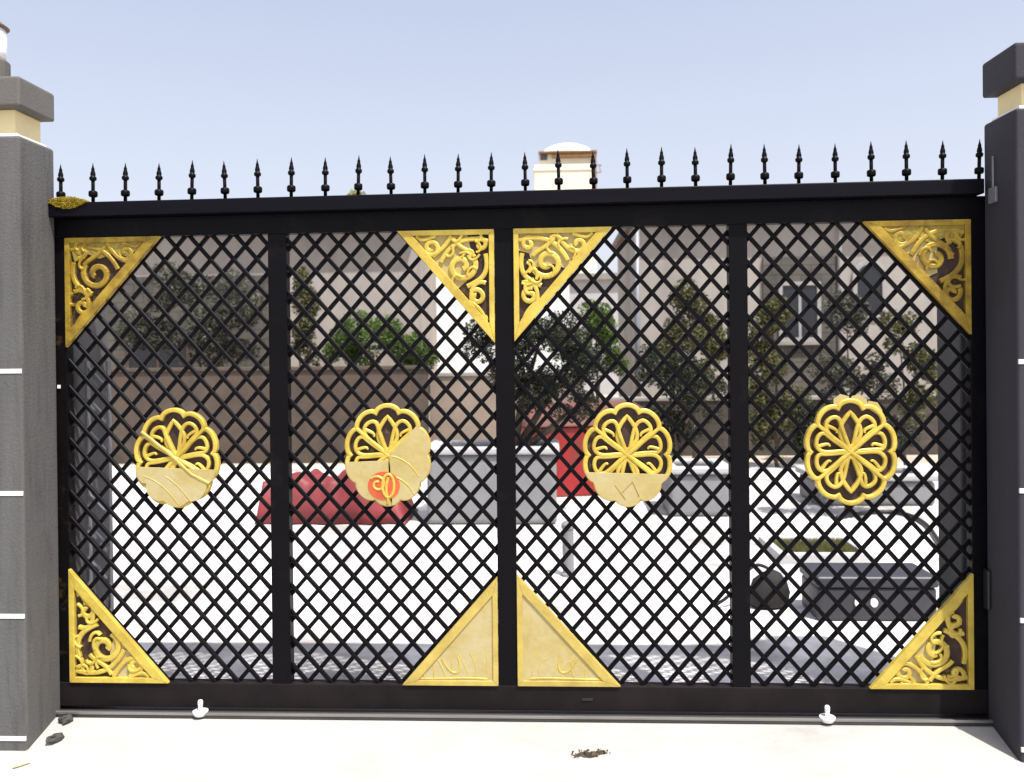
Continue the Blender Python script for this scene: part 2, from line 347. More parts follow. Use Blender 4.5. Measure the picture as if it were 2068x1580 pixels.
for key, (cx, cy, hx, vy, look) in CO.items():
    c = at(cx, cy, 0); h = at(hx, cy, 0); v = at(cx, vy, 0)
    X0 = XC[key]; Z0 = ZT if cy < 800 else ZB
    Lx = abs(h.x-c.x); Lz = abs(v.z-c.z); sx = 1 if hx > cx else -1; sz = -1 if cy < 800 else 1
    def T(u, w): return (X0+sx*u*Lx, Z0+sz*w*Lx+(dzt(X0+sx*u*Lx) if Z0 > 1 else 0))         # unit = horizontal leg
    H = Lz/Lx
    gm = {'dark': M['gold_dull'], 'darkshade': M['gold_dull'], 'cream': M['gold_pale'], 'lowdark': M['gold']}.get(look, M['gold'])
    rr = random.Random(ord(key))
    # frame of the triangle
    b = .055; hyp = math.hypot(1, H); kx = .088*hyp/H
    outer = [(.002, .002), (.998, .002), (.002, H-.002)]
    inner = [(b, b), (1-kx*1.0-b*1/H, b), (b, H-kx*H-b*H)]
    mb = MB()
    for i in range(3):
        j = (i+1) % 3
        mb.prism([T(*outer[i]), T(*outer[j]), T(*inner[j]), T(*inner[i])], -.038-.0004*i, -.014)
    oo = mb.build('corner_ornament', gm, gate, .002)
    oo['label'] = LAB[look]
    # backing
    ins = .004
    def tri_clip(f0, f1):     # strip of the triangle between fractions of the vertical leg, measured from the corner
        return [(ins, f0*H), (1-f0-ins, f0*H), (1-f1+.001, f1*H), (ins, f1*H)]
    def plate(poly, m, y, nm='backing_plate'): return MB().prism([T(*q) for q in poly], y, y+.003).build(nm, m, oo)
    full = [(.01, .01), (.98, .01), (.01, H-.02)]
    if look in ('dark', 'darkshade'):
        plate(full, M['plate_dark'], -.0175)
        plate([(b-.01, b-.01), (1-.13, b-.01), (.66, .20), (.50, .17), (.36, .22), (.24, .17), (.1, .25)], M['plate_shadow'], -.030, 'light_shade_strip')  # strip paints the cap rail's shadow along the corner's top
        if look == 'darkshade':
            plate([(.30, .16), (.72, .2), (.56, .38), (.40, .54), (.30, .5)], M['plate_cream'], -.0215, 'light_shade_strip')
    elif look == 'mixed':
        plate(full, M['plate_dark'], -.0175)
        plate([(.05, .03), (.95, .03), (.55, .42), (.40, .36), (.20, .40), (.16, .25), (.05, .22)] if key == 'c' else [(.28, .03), (.95, .03), (.40, .62), (.26, .5), (.22, .3)], M['plate_cream'], -.0215, 'light_shade_strip')
    elif look == 'cream':
        plate(full, M['plate_cream'], -.0322)
    elif look == 'lowdark':
        plate(full, M['plate_dark'], -.0175)
        plate([(.42, .05), (.93, .05), (.70, .26), (.46, .52), (.40, .3)], M['plate_cream'], -.024, 'light_shade_strip')
    else:
        plate(full, M['plate_dark'], -.0175)
        plate([(.42, .05), (.93, .05), (.45, .60), (.34, .5), (.38, .25)], M['plate_cream'], -.0215, 'light_shade_strip')
    # scrolls
    S = MB(); y = -.0325; st = .0004; cnt = 0
    def add(path, w):
        pp = []
        for (u, q) in path:
            u = max(.03, u); q = max(.03, q); e = u + q/H
            if e > .90: u, q = u*.90/e, q*.90/e
            pp.append(T(u, q))
        S.ribbon(pp, w*Lx, y-.00022*len(ADDED), -.0185 if look != 'cream' else -.0310, ramp=.0002); ADDED.append(1)
    ADDED = []
    j = lambda a=.02: rr.uniform(-a, a)
    W = .056
    if look == 'cream':
        for q in range(7):
            u = .12+q*.11; add(bez((u, .05), (u+j(.05), .12), (u+j(.08), .2), (u+.05+j(.08), .26+rr.uniform(0, .2)*(1-u)), 10), W*.28)
        add(bez((.42, .3), (.34, .1), (.50, .06), (.58, .28)), W*.4); add(bez((.12, .07), (.4, .09), (.6, .06), (.82, .07)), W*.4)
    else:
        add(spiral(.345+j(), .36+j(), .035, .155, rr.uniform(0, 6), 1.25*rr.choice((1, 1, -1))), W)
        add(spiral(.175+j(.01), .70+j(), .02, .085, rr.uniform(0, 6), 1.1*rr.choice((1, -1))), W*.85)
        add(spiral(.64+j(), .17+j(.01), .02, .085, rr.uniform(0, 6), 1.1*rr.choice((1, -1))), W*.85)
        add(spiral(.15+j(.01), .15+j(.01), .015, .07, rr.uniform(0, 6), 1.0), W*.8)
        add(spiral(.13, .91+j(), .01, .045, rr.uniform(0, 6), .9), W*.7)
        add(bez((.06, .12), (.30, .05), (.46, .14), (.55, .33)), W*.8)
        add(bez((.09, .25), (.04, .46), (.14, .52), (.28, .58)), W*.85)
        add(bez((.09, .55), (.20, .50), (.28, .62), (.22, .82)), W*.75)
        add(bez((.09, .98), (.10, .84), (.20, .76), (.26, .74)), W*.65)
        add(bez((.44, .06), (.52, .22), (.66, .30), (.72, .22)), W*.75)
        add(bez((.80, .06), (.74, .12), (.72, .10), (.60, .06)), W*.65)
        add(bez((.20, .28), (.26, .20), (.36, .20), (.42, .08)), W*.7)
        for q in range(22):
            u = rr.uniform(.08, .7); w_ = rr.uniform(.08, .8*H)
            if u+w_/H > .8: continue
            a = rr.uniform(0, 6.3); add(bez((u, w_), (u+.06*math.cos(a), w_+.06*math.sin(a)), (u+.1*math.cos(a+.8), w_+.1*math.sin(a+.8)), (u+.12*math.cos(a+1.6), w_+.12*math.sin(a+1.6)), 8), W*rr.uniform(.38, .6))
    S.build('scrollwork', gm, oo)

# medallions
def rim_r(a): return .86+.115*math.sqrt(abs(math.cos(5*(a-PI/2))))
MED = [(357, 925, 88, 103, 'gold medallion with dark gaps above and painted cream glare over its lower part'), (783, 919, 90, 106, 'gold medallion half covered in painted cream glare with a small red patch'), (1267, 919, 94, 107, 'bright gold medallion with painted cream glare covering its lowest third'), (1718, 913, 97, 110, 'gold medallion with open dark petals all round and a pale crest')]
for mi, (cx, cy, rx, ry, lab) in enumerate(MED):
    c = at(cx, cy, -.03); ax = at(cx+rx, cy, -.03).x-c.x; az = c.z-at(cx, cy+ry, -.03).z
    rr = random.Random(40+mi)
    def P(r, a): return (c.x+ax*r*math.cos(a), c.z+az*r*math.sin(a))
    def Q(u, w): return (c.x+ax*u, c.z+az*w)
    rot = (.10, 0, 0, 0)[mi]
    mb = MB(); mb.ribbon([P(rim_r(a)*.965, a+rot) for a in [2*PI*i/160 for i in range(160)]], .098*ax, -.0385, -.014, closed=True, ramp=0)
    md = mb.build('medallion', M['gold'], gate); md['label'] = lab
    MB().prism([P(rim_r(a)*.95, a+rot) for a in [2*PI*i/80 for i in range(80)]], -.018, -.0145).build('backing_plate', M['plate_dark'], md)
    S = MB(); n = 0
    for k in range(10):
        a = PI/2-k*PI/5+rot
        def L(r, t): # r along, t across
            r, t = r*.915, t*.95; return (c.x+ax*(r*math.cos(a)-t*math.sin(a)), c.z+az*(r*math.sin(a)+t*math.cos(a)))
        if k in (0, 5):
            path = bez((.10, 0), (.30, .34), (.52, .26), (.80, 0)) + bez((.80, 0), (.52, -.26), (.30, -.34), (.10, 0))[1:-1]
            S.ribbon([L(*q) for q in path], .085*ax, -.033-.0004*n, -.0182, closed=True, ramp=.0002); n += 1
        else:
            off = .035 if k in (1, 4, 6, 9) else 0
            path = bez((.06, 0), (.42, .11), (.62, .27), (.78, .12)) + bez((.78, .12), (.86, 0.02), (.80, -.20), (.64, -.16))[1:] + bez((.64, -.16), (.48, -.10), (.25, -.06), (.06, -.01))[1:]
            S.ribbon([L(*q) for q in path], .08*ax, -.033-.0004*n, -.0182, ramp=.0003); n += 1
            s = 1 if k < 5 else -1
            hook = bez((.74, -.12*s), (.60, -.02*s), (.52, .02*s), (.50, -.04*s), 8)
            S.ribbon([L(*q) for q in hook], lambda t: .075*ax*(1-.45*t), -.0325-.0004*n, -.0182, ramp=.0003); n += 1
    S.build('petal_scrolls', M['gold'], md)
    S = MB()
    for q, s in enumerate((1, -1)):
        a = s*PI/5+rot
        S.ribbon([P(-.86, a), P(-.4, a), P(0, a), P(.4, a), P(.86, a)], .075*ax, -.0395-.0006*q, -.0182, ramp=0)
    S.build('strap', M['gold'], md)
    def sector(a0, a1, r=.90, hub=(0, 0), n=30):
        return [Q(*hub)] + [P(rim_r(a0+(a1-a0)*i/n)*r, a0+(a1-a0)*i/n) for i in range(n+1)]
    def chordal(a0, a1, r=1.0, n=36): return [P(rim_r(a0+(a1-a0)*i/n)*r, a0+(a1-a0)*i/n) for i in range(n+1)]
    D = math.radians
    if mi == 0:
        MB().prism(chordal(D(190), D(346), .985), -.0432, -.039).build('glare_cover', M['plate_cream'], md, .001)  # added cover painting bright background bleed over the open scrolls
        S = MB(); S.ribbon([Q(-.78, .52), Q(-.1, .05), Q(.35, -.32), Q(.76, -.50)], .07*ax, -.046, -.040, ramp=.0004)
        S.ribbon(bez(Q(-.75, -.35), Q(-.3, -.45), Q(-.1, -.75), Q(.05, -.9)), .02*ax, -.0445, -.042); S.ribbon(bez(Q(-.25, -.35), Q(.05, -.5), Q(.2, -.7), Q(.35, -.85)), .02*ax, -.0447, -.042)
        S.build('scrollwork', M['gold_pale'], md)
    elif mi == 1:
        MB().prism(sector(D(-84), D(40), 1.0, (0.05, 0)), -.0432, -.039).build('glare_cover', M['plate_cream'], md, .001)
        MB().prism(sector(D(188), D(274), .99, (.02, -.1)), -.0440, -.039).build('glare_cover', M['plate_cream'], md, .001)
        MB().prism([Q(-.08+.36*math.cos(t), -.58+.27*math.sin(t)) for t in [2*PI*i/24 for i in range(24)]], -.0455, -.0425).build('red_patch', M['plate_red'], md)
        S = MB()
        S.ribbon(spiral(*Q(-.22, -.55), .01, .038, 1.2, 1.2), .05*ax, -.0480, -.044); S.ribbon(bez(Q(.02, -.42), Q(-.1, -.75), Q(.05, -.8), Q(.0, -.92)), .06*ax, -.0484, -.044)
        S.ribbon([Q(.02+.13*math.cos(t), -.58+.22*math.sin(t)) for t in [2*PI*i/24 for i in range(24)]], .06*ax, -.0488, -.044, closed=True)
        S.ribbon(bez(Q(.1, -.02), Q(.4, -.05), Q(.6, -.25), Q(.7, -.4)), .02*ax, -.0446, -.042); S.ribbon(bez(Q(.2, -.42), Q(.4, -.48), Q(.55, -.65), Q(.6, -.75)), .02*ax, -.0449, -.042)
        S.build('scrollwork', M['gold'], md)
    elif mi == 2:
        pts = chordal(D(199), D(338), 1.0)
        MB().prism(pts, -.0432, -.039).build('glare_cover', M['plate_cream'], md, .001)
        S = MB(); S.ribbon([Q(-.28, -.56), Q(-.05, -.84)], .013*ax, -.0446, -.042); S.ribbon([Q(-.12, -.70), Q(.10, -.50), Q(.24, -.78)], .013*ax, -.0449, -.042); 
        S.build('scrollwork', M['gold_dull'], md)
    else:
        S = MB()
        for a0 in (100, 78, 57):
            a = D(a0); S.prism([P(.90, a+.2), P(1.02, a+.16), P(1.075, a), P(1.02, a-.16), P(.90, a-.2)], -.0205-.0005*a0/50, -.0135)
        S.build('crest', M['plate_cream'], md)

# white rollers at the foot of the gate
for px in (408, 1668):
    p = at(px, 1432, -.045); mb = MB()
    w = mb.lathe([(.010, 0), (.026, .004), (.034, .018), (.034, .024), (.012, .026)], 16).build('roller', M['zinc'], gate, .001, True, (p.x, -.062, .012))
    MB().lathe([(.010, .026), (.010, .044), (.0115, .05), (.0115, .066), (.007, .072)], 10).build('pin', M['zinc'], w, 0, True)

# track
tr = MB().box(XL-.02, XR, -.075, .075, .0062, .0195).build('gate_track', M['steel'], None, .003)
tag(tr, 'dark steel floor track running under the black gate', 'track')
MB().box(XL-.02, XR, -.078, -.064, .0198, .0325).build('track_lip', M['steel_worn'], tr, .002)

# ------------------------------------------------------------------ pillars
def pillar(side):
    if side < 0:
        xi = at(117, 880, -.033).x; x1, x0 = xi, xi-.46
        zt = at(111, 303, -.03).z; zc0 = at(108, 248, -.03).z; zc1 = at(108, 192, -.03).z
    else:
        xi = at(1990.5, 900, -.033).x; x0, x1 = xi, xi+.46
        zt = at(1990, 253, -.03).z; zc0 = at(1990, 200, -.03).z; zc1 = at(1990, 131, -.03).z
    yf, yb = -.285, -.033
    root = empty('gate_pillar', ((x0+x1)/2, (yf+yb)/2, 0))
    ox, oy = -(x0+x1)/2, -(yf+yb)/2
    def bx(a, b, c, d, e, f, nm, m, bev): return MB().box(a+ox, b+ox, c+oy, d+oy, e, f).build(nm, m, root, bev, segs=3)
    bx(x0, x1, yf, yb, -.2, zt, 'shaft', M['pillar'] if side < 0 else M['pillar_shaded'], .012)
    i = .05
    bx(x0+i, x1-i, yf+i, yb-i+.03, zt+.0005, zc0, 'neck', M['cream_wall'], .003)
    bx(x0+i-.02, x1-i+.02, yf+i-.02, yb-i+.04, zt-.002, zt+.018, 'ledge', M['white'], .003)
    e = .004
    # cap with a low sloping top
    mb = MB(); a, b, c_, d = x0-e+ox, x1+e+ox, yf-e+oy, yb+.002+oy; n = 0
    mb.v += [(a,c_,zc0),(b,c_,zc0),(b,d,zc0),(a,d,zc0),(a,c_,zc1),(b,c_,zc1),(b,d,zc1),(a,d,zc1)]
    q = .1; mb.v += [(a+q,c_+q,zc1+.022),(b-q,c_+q,zc1+.022),(b-q,d-q,zc1+.022),(a+q,d-q,zc1+.022)]
    mb.f += [(0,3,2,1),(0,1,5,4),(1,2,6,5),(2,3,7,6),(3,0,4,7),(4,5,9,8),(5,6,10,9),(6,7,11,10),(7,4,8,11),(8,9,10,11)]
    mb.build('cap', M['pillar_cap'] if side < 0 else M['pillar_shaded'], root, .01, segs=3)
    for py in (750, 997, 1245, 1492):
        z = at(30, py, yf).z
        bx(x0+.004, x1-.004, yf-.003, yf+.01, z-.0095, z+.0095, 'stripe', M['white'], .001)
    return root, x0, x1, yf, yb, zt, zc1
pl, lx0, lx1, lyf, lyb, lzt, lzc = pillar(-1)
tag(pl, 'grey rendered gate pillar with pale lantern on its cap and mid grey sunlit faces', 'pillar', 'gate pillars')
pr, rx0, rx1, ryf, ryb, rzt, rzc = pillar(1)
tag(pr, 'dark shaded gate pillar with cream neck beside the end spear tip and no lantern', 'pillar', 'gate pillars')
# small fittings on the pillars
p = at(106, 782, -.05); MB().box(lx1-.0-(lx0+lx1)/2-.001, lx1-(lx0+lx1)/2+.012, -.0+.125, .165, p.z-.008, p.z+.008).build('bolt_plate', M['zinc'], pl, .002)
z = at(2006, 395, -.1).z; cxr = (rx0+rx1)/2; cyr = (ryf+ryb)/2
MB().box(rx0-cxr-.012, rx0-cxr-.0005, -.15-cyr, -.09-cyr, z-.035, z+.03).build('junction_box', M['box_grey'], pr, .003)
MB().tube([(rx0-cxr-.005, -.12-cyr, z+.03), (rx0-cxr-.005, -.12-cyr, z+.16)], .005).build('cable', M['box_grey'], pr)
# rubber stop
z = at(1995, 1190, -.05).z
MB().box(rx0-cxr-.016, rx0-cxr-.0005, -.075-cyr, -.031-cyr, z-.085, z+.085).build('gate_stop', M['rubber'], pr, .007, segs=3)

# lantern
lc = (lx0+lx1)/2; ly = (lyf+lyb)/2; zl = lzc+.0225
lx = at(14, 135, ly).x - .09
lan = tag(empty('lantern', (lx, ly, zl)), 'white round lantern with a brown pointed roof on the pillar cap', 'lantern')
zt_ = lambda py: at(8, py, ly).z - zl
MB().lathe([(.09, .0), (.09, zt_(120)-.01), (.075, zt_(118))], 20).build('lantern_base', M['pillar_cap'], lan, .003)
MB().lathe([(.072, zt_(118)+.0005), (.078, zt_(105)), (.08, zt_(70)), (.074, zt_(57))], 20).build('lamp_glass', M['frost'], lan, 0, True)
MB().lathe([(.078, zt_(57)+.0005), (.09, zt_(54)), (.05, zt_(40)), (.005, zt_(20))], 20).build('lantern_roof', M['brownroof'], lan, .001)

# ------------------------------------------------------------------ moss, rubble, twigs
mb = MB(); rm = random.Random(5); a = at(99, 410, -.085).x; b = at(176, 410, -.085).x
for i in range(3600):
    t = rm.random(); x = a+(b-a)*t; hmax = .038*math.sin(PI*min(1, .12+t*.88))**.7*(1.0-.35*t); yy = rm.uniform(-.09, -.005); z = Zc+dzc(x)+hmax*rm.random()*(1-((yy+.045)/.06)**2*.6)
    if rm.random() < .25: yy = rm.uniform(-.092, -.088); z = Zc+dzc(x)-rm.random()*.03*math.sin(PI*t)
    random.seed(i); mb.leaf((x, yy, z), .008, .5)
tag(mb.build('moss_clump', M['moss']), 'yellow green moss clump on the corner of the gate top rail beside the pillar', 'moss')
def chunk(name, loc, r, m, seed, flat=.6):
    rc = random.Random(seed); mb = MB(); seg, rings = 9, 6
    prof = []
    for i in range(rings+1):
        t = i/rings*PI
        for q in range(seg):
            an = 2*PI*q/seg; k = rc.uniform(.55, 1.25) if 0 < i < rings else .2
            mb.v.append((r*k*math.sin(t)*math.cos(an), r*k*math.sin(t)*math.sin(an), r*flat*(1-math.cos(t)*rc.uniform(.85, 1))))
    for i in range(rings):
        for q in range(seg):
            w = (q+1) % seg; mb.f.append((i*seg+q, i*seg+w, (i+1)*seg+w, (i+1)*seg+q))
    mb.f.append(tuple(range(seg-1, -1, -1))); mb.f.append(tuple(rings*seg+q for q in range(seg)))
    return mb.build(name, m, None, 0, False, loc)
for (px, py, r, lab, s) in ((133, 1458, .034, 'dark broken asphalt lump wedged between gate foot and pillar', 1), (112, 1497, .036, 'flat dark asphalt lump lying in front of the wedged one', 3)):
    g = gndr(px, py); tag(chunk('asphalt_lump', (max(g.x, lx1+.01), g.y, g.z-.005), r, M['rubble'], s, .5), lab, 'rubble', 'asphalt lumps at the pillar foot')
# sun bleached mortar skirt at the left pillar foot
def twig(name, pts, r, m, label, leaves=0):
    mb = MB(); mb.tube(pts, r, 6)
    rt_ = random.Random(3)
    for i in range(leaves):
        q = pts[rt_.randrange(len(pts))]; random.seed(i+9); mb.leaf((q[0]+rt_.uniform(-.02, .02), q[1]+rt_.uniform(-.012, .012), q[2]+rt_.uniform(.002, .012)), .014)
    return tag(mb.build(name, m), label, 'twig')
g0, g1 = gndr(1160, 1533), gndr(1224, 1524)
twig('dry_twig', [(g0.x+(g1.x-g0.x)*t, g0.y+(g1.y-g0.y)*t+.008*math.sin(t*9), g0.z+(g1.z-g0.z)*t+.010+.006*math.sin(t*5)) for t in [i/10 for i in range(11)]], [.003, .004, .005, .006, .007, .008, .008, .007, .006, .007, .003], M['twig'], 'brown leafy twig lying alone in the middle of the pale driveway', 60)
g0, g1 = gndr(25, 1554), gndr(60, 1543)
twig('dry_twig', [(g0.x+(g1.x-g0.x)*t, g0.y+(g1.y-g0.y)*t, g0.z+(g1.z-g0.z)*t+.006) for t in [i/4 for i in range(5)]], [.003, .005, .005, .004, .002], M['twig_pale'], 'pale dry stick on the driveway in front of the grey pillar', 0)

# ------------------------------------------------------------------ side walls behind the gate
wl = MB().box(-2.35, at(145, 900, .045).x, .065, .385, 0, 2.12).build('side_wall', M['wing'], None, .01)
tag(wl, 'dark grey rendered side wall behind the gate next to the metal rack', 'wall', 'side walls behind the gate')
xr_ = at(1958, 900, .05).x + .02
d_ = at(1895, 1000, .28).x
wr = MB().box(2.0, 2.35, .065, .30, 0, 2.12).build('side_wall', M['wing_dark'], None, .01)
tag(wr, 'charcoal side wall in shade behind the gate near the storage chest', 'wall', 'side walls behind the gate')
rk = tag(empty('metal_rack', (-1.93, .12, 0)), 'narrow dark metal rack with slanted slats against the grey side wall', 'rack')
for xx in (-.055, .045): MB().box(xx, xx+.012, -.03, 0, .3, 1.6).build('upright', M['box_grey'], rk, .002)
for i in range(8):
    z = .4+i*.15; MB().prism([(-.043, z+.10), (-.043, z+.125), (.045, z+.03), (.045, z)], -.026, -.006).build('slat', M['box_grey'], rk)

# ------------------------------------------------------------------ yard: walls, houses, plants
def window(par, ox, oy, oz, x0, x1, z0, z1, y, fm, bars=1, gm=None):
    """frame standing 30 mm proud of the wall at y, glass set back; coordinates world, parent at (ox,oy,oz)"""
    t = .07; mb = MB()
    X0, X1, Z0, Z1 = x0-ox, x1-ox, z0-oz, z1-oz; Y = y-oy
    mb.box(X0, X1, Y-.04, Y-.001, Z1-t, Z1); mb.box(X0, X1, Y-.04, Y-.001, Z0, Z0+t)
    mb.box(X0, X0+t, Y-.038, Y-.001, Z0+t, Z1-t); mb.box(X1-t, X1, Y-.038, Y-.001, Z0+t, Z1-t)
    for i in range(bars):
        xm = X0+(X1-X0)*(i+1)/(bars+1); mb.box(xm-.025, xm+.025, Y-.034, Y-.001, Z0+t, Z1-t)
    w = mb.build('window', fm, par)
    MB().box(X0+.02, X1-.02, Y-.012, Y-.002, Z0+.02, Z1-.02).build('pane', M['glass'], w)
    MB().box(X0-.06, X1+.06, Y-.09, Y-.001, Z0-.07, Z0-.001).build('sill', M['coping'], w, .005)
    return w

# house on the left
Y = 12.0
x0, x1 = at(-250, 600, Y).x, at(838, 600, Y).x; zr = at(450, 430, Y).z
ha = tag(empty('house', ((x0+x1)/2, Y, 0)), 'warm grey plastered house with brown window behind the brown garden wall', 'house')
cx = (x0+x1)/2
MB().box(x0-cx, x1-cx, 0, 5, 0, zr-.25).build('wall', M['plaster_warm'], ha)
MB().box(x0-cx-.3, x1-cx+.1, -.35, 5.2, zr-.2495, zr).build('roof', M['rooftile'], ha, .02)
zs = at(300, 560, Y).z
MB().box(x0-cx, at(560, 600, Y).x-cx, -.06, -.002, 0, zs).build('stone_cladding', M['stone_grey'], ha)
window(ha, cx, Y, 0, at(255, 700, Y-.06).x, at(385, 700, Y-.06).x, at(300, 850, Y).z, at(300, 690, Y).z, Y-.06, M['frame_brown'], 1)
# white house
Y = 15.0
x0, x1 = at(842, 600, Y).x, at(1150, 600, Y).x; zr = at(900, 425, Y).z; cx = (x0+x1)/2
hb = tag(empty('house', (cx, Y, 0)), 'bright white plastered house behind the dark tree', 'house')
MB().box(x0-cx, x1-cx, 0, 4, 0, zr).build('wall', M['plaster_white'], hb)
MB().box(x0-cx, x1-cx, -.08, 4.05, zr+.0005, zr+.15).build('parapet', M['coping'], hb, .01)
MB().tube([(at(866, 600, Y).x-cx, -.05, 0), (at(866, 600, Y).x-cx, -.05, zr)], .03).build('drainpipe', M['frame_grey'], hb)
# beige house on the right
Y = 12.0
x0, x1 = at(1292, 600, Y).x, at(2300, 600, Y).x; zr = at(1600, 412, Y).z; cx = (x0+x1)/2
hc = tag(empty('house', (cx, Y, 0)), 'beige grey house with arched window and drainpipe behind the olive shrubs', 'house')
MB().box(x0-cx, x1-cx, 0, 5, 0, zr-.2).build('wall', M['plaster_beige'], hc)
MB().box(x0-cx-.12, x1-cx+.3, -.3, 5.2, zr-.1995, zr).build('roof', M['rooftile'], hc, .02)
MB().box(at(1540, 600, Y).x-cx, at(1690, 600, Y).x-cx, -.06, -.002, 0, at(1600, 520, Y).z).build('stone_cladding', M['stone_grey'], hc)
xm = at(1693, 600, Y).x-cx; MB().tube([(xm, -.1, 0), (xm, -.1, zr-.21)], .035).build('drainpipe', M['frame_grey'], hc)
# arched window
xa, xb = at(1725, 600, Y).x-cx, at(1785, 600, Y).x-cx; za, zb_ = at(1750, 640, Y).z, at(1750, 560, Y).z; rad = (xb-xa)/2
arc = [(xa, za), (xb, za)] + [((xa+xb)/2+rad*math.cos(t), zb_+rad*math.sin(t)) for t in [PI*i/14 for i in range(15)]]
wf = MB().ribbon(arc, .09, -.05, -.002, closed=True, ramp=0).build('window', M['frame_grey'], hc)
MB().prism(arc, -.02, -.003).build('pane', M['glass'], wf)
window(hc, cx, Y, 0, at(1570, 600, Y).x, at(1655, 600, Y).x, at(1600, 690, Y).z, at(1600, 570, Y).z, Y-.06, M['frame_grey'], 1)
# far low building in the gap
Y = 30.0
x0, x1 = at(1120, 600, Y).x, at(1330, 600, Y).x; cx = (x0+x1)/2; zr = at(1240, 565, Y).z
fb = tag(empty('distant_building', (cx, Y, 0)), 'low distant grey building in the gap between white and beige houses', 'building')
MB().box(x0-cx, x1-cx, 0, 5, 0, zr).build('wall', M['conc_light'], fb)
MB().box(x0-cx-.15, x1-cx+.15, -.2, 5.2, zr+.0005, zr+.25).build('roof', M['coping'], fb)
# pole
Y = 11.0; p = at(1287, 600, Y)
po = MB().tube([(0, 0, 0), (0, 0, at(1287, 455, Y).z)], .05, 10).build('pole', M['box_grey'], None, 0, True, (p.x, Y, 0))
tag(po, 'slim grey metal pole standing at the edge of the beige house', 'pole')

# garden walls
def gwall(name, pxa, pxb, pyt, Y, m, label, th=.22):
    x0, x1 = at(pxa, 800, Y).x, at(pxb, 800, Y).x; z = at((pxa+pxb)/2, pyt, Y).z; cx = (x0+x1)/2
    r = tag(empty(name, (cx, Y, 0)), label, 'wall')
    MB().box(x0-cx, x1-cx, 0, th, 0, z-.06).build('wall', m, r, .01)
    MB().box(x0-cx-.03, x1-cx+.03, -.03, th+.03, z-.0595, z).build('coping', M['coping'] if m is not M['brown_render'] else m, r, .01)
gwall('garden_wall', 120, 862, 742, 8.9, M['brown_render'], 'long brown rendered garden wall behind the red tarpaulin')
gwall('garden_wall', 868, 1180, 752, 9.3, M['tan_render'], 'tan garden wall in front of the white house')
gwall('garden_wall', 1190, 2200, 800, 9.6, M['stone'], 'brown stone garden wall in front of the beige house')

# plants
def leaf_clumps(mb, clumps, n, size, seed):
    rg = random.Random(seed); random.seed(seed)
    for (x, y, z, rx, ry, rz) in clumps:
        k = int(n*5.0*(rx*rz)/(.3*.3))
        for i in range(k):
            while True:
                a, b, c = rg.uniform(-1, 1), rg.uniform(-1, 1), rg.uniform(-1, 1); d = a*a+b*b+c*c
                if d <= 1: break
            if d < .25 and rg.random() < .5: continue
            mb.leaf((x+a*rx, y+b*ry, z+c*rz), size)
def plant(name, label, cat, px, Y, blobs, m, n=260, size=.06, seed=1, trunk=None, group=None, pybase=None):
    """blobs: (px, py, rx px, ry px) seen in the photograph, each split into uneven sub-clumps"""
    base = at(px, 900, Y); rg = random.Random(seed)
    r = tag(empty(name, (base.x, Y, 0)), label, cat, group); cl = []; k = (Y-CAM.y)/F
    st = MB(); wood = []
    for (bx, by, brx, bry) in blobs:
        c = at(bx, by, Y); rx, rz = brx*k, bry*k
        for i in range(7):
            a = rg.uniform(0, 2*PI); q = rg.uniform(.2, .75); w = rg.uniform(.35, .6); yy = rg.uniform(-.55, .55)*rx
            cl.append((c.x-base.x+rx*q*math.cos(a), yy, max(.05, c.z+rz*q*math.sin(a)), rx*w, rx*w, rz*w))
        wood.append((c.x-base.x, 0, c.z))
    mb = MB(); leaf_clumps(mb, cl, n, size*.68, seed); mb.build('foliage' if not trunk else 'crown', m, r)
    h = min(w[2] for w in wood); tr = trunk or .025
    fork = (rg.uniform(-.03, .03), 0, max(.15, h*.55))
    st.tube([(0, 0, 0), (rg.uniform(-.04, .04), 0, fork[2]*.5), fork], [tr*1.25, tr*1.05, tr*.9], 8)
    for w in wood:
        mid = ((fork[0]+w[0])/2+rg.uniform(-.06, .06), rg.uniform(-.06, .06), (fork[2]+w[2])/2)
        st.tube([fork, mid, w], [tr*.8, tr*.55, tr*.2], 7)
    for c in cl[::2]:
        w = min(wood, key=lambda q: (q[0]-c[0])**2+(q[2]-c[2])**2); st.tube([w, ((w[0]+c[0])/2, c[1]/2, (w[2]+c[2])/2+.03), c[:3]], [tr*.35, tr*.25, tr*.1], 5)
    st.build('stem' if not trunk else 'trunk', M['bark'], r, 0, True)
    return r
plant('evergreen_tree', 'dark evergreen tree behind the gate centre post', 'tree', 1036, 4.6, [(1090, 690, 85, 70), (1060, 770, 70, 70), (1150, 745, 65, 60), (975, 690, 45, 55), (1165, 820, 50, 35)], M['leaf_dark'], 420, .05, 11, trunk=.06)
plant('shrub', 'bright green bush above the brown garden wall', 'shrub', 770, 10.2, [(745, 690, 70, 70), (830, 720, 55, 65), (690, 720, 40, 50), (820, 790, 45, 40)], M['leaf_green'], 130, .10, 12)
plant('shrub', 'slim dull green bush beside the second gate panel edge above the brown wall', 'shrub', 612, 10.6, [(610, 600, 35, 60), (620, 690, 30, 60)], M['leaf_olive'], 130, .10, 13)
plant('shrub', 'grey green spreading bush in front of the stone clad house', 'shrub', 420, 10.4, [(360, 600, 80, 60), (470, 620, 70, 70), (300, 680, 60, 60), (420, 700, 90, 50)], M['leaf_grey'], 90, .11, 14)
plant('shrub', 'light green bush behind the right side of the dark tree', 'shrub', 1205, 7.5, [(1200, 640, 50, 60), (1165, 690, 50, 50), (1230, 720, 40, 50)], M['leaf_green'], 180, .08, 15)
plant('shrub', 'olive and green bush in front of the beige house beside the post', 'shrub', 1400, 8.4, [(1390, 620, 45, 50), (1440, 680, 45, 60), (1360, 680, 55, 50), (1420, 760, 60, 50)], M['leaf_olive'], 150, .09, 16)
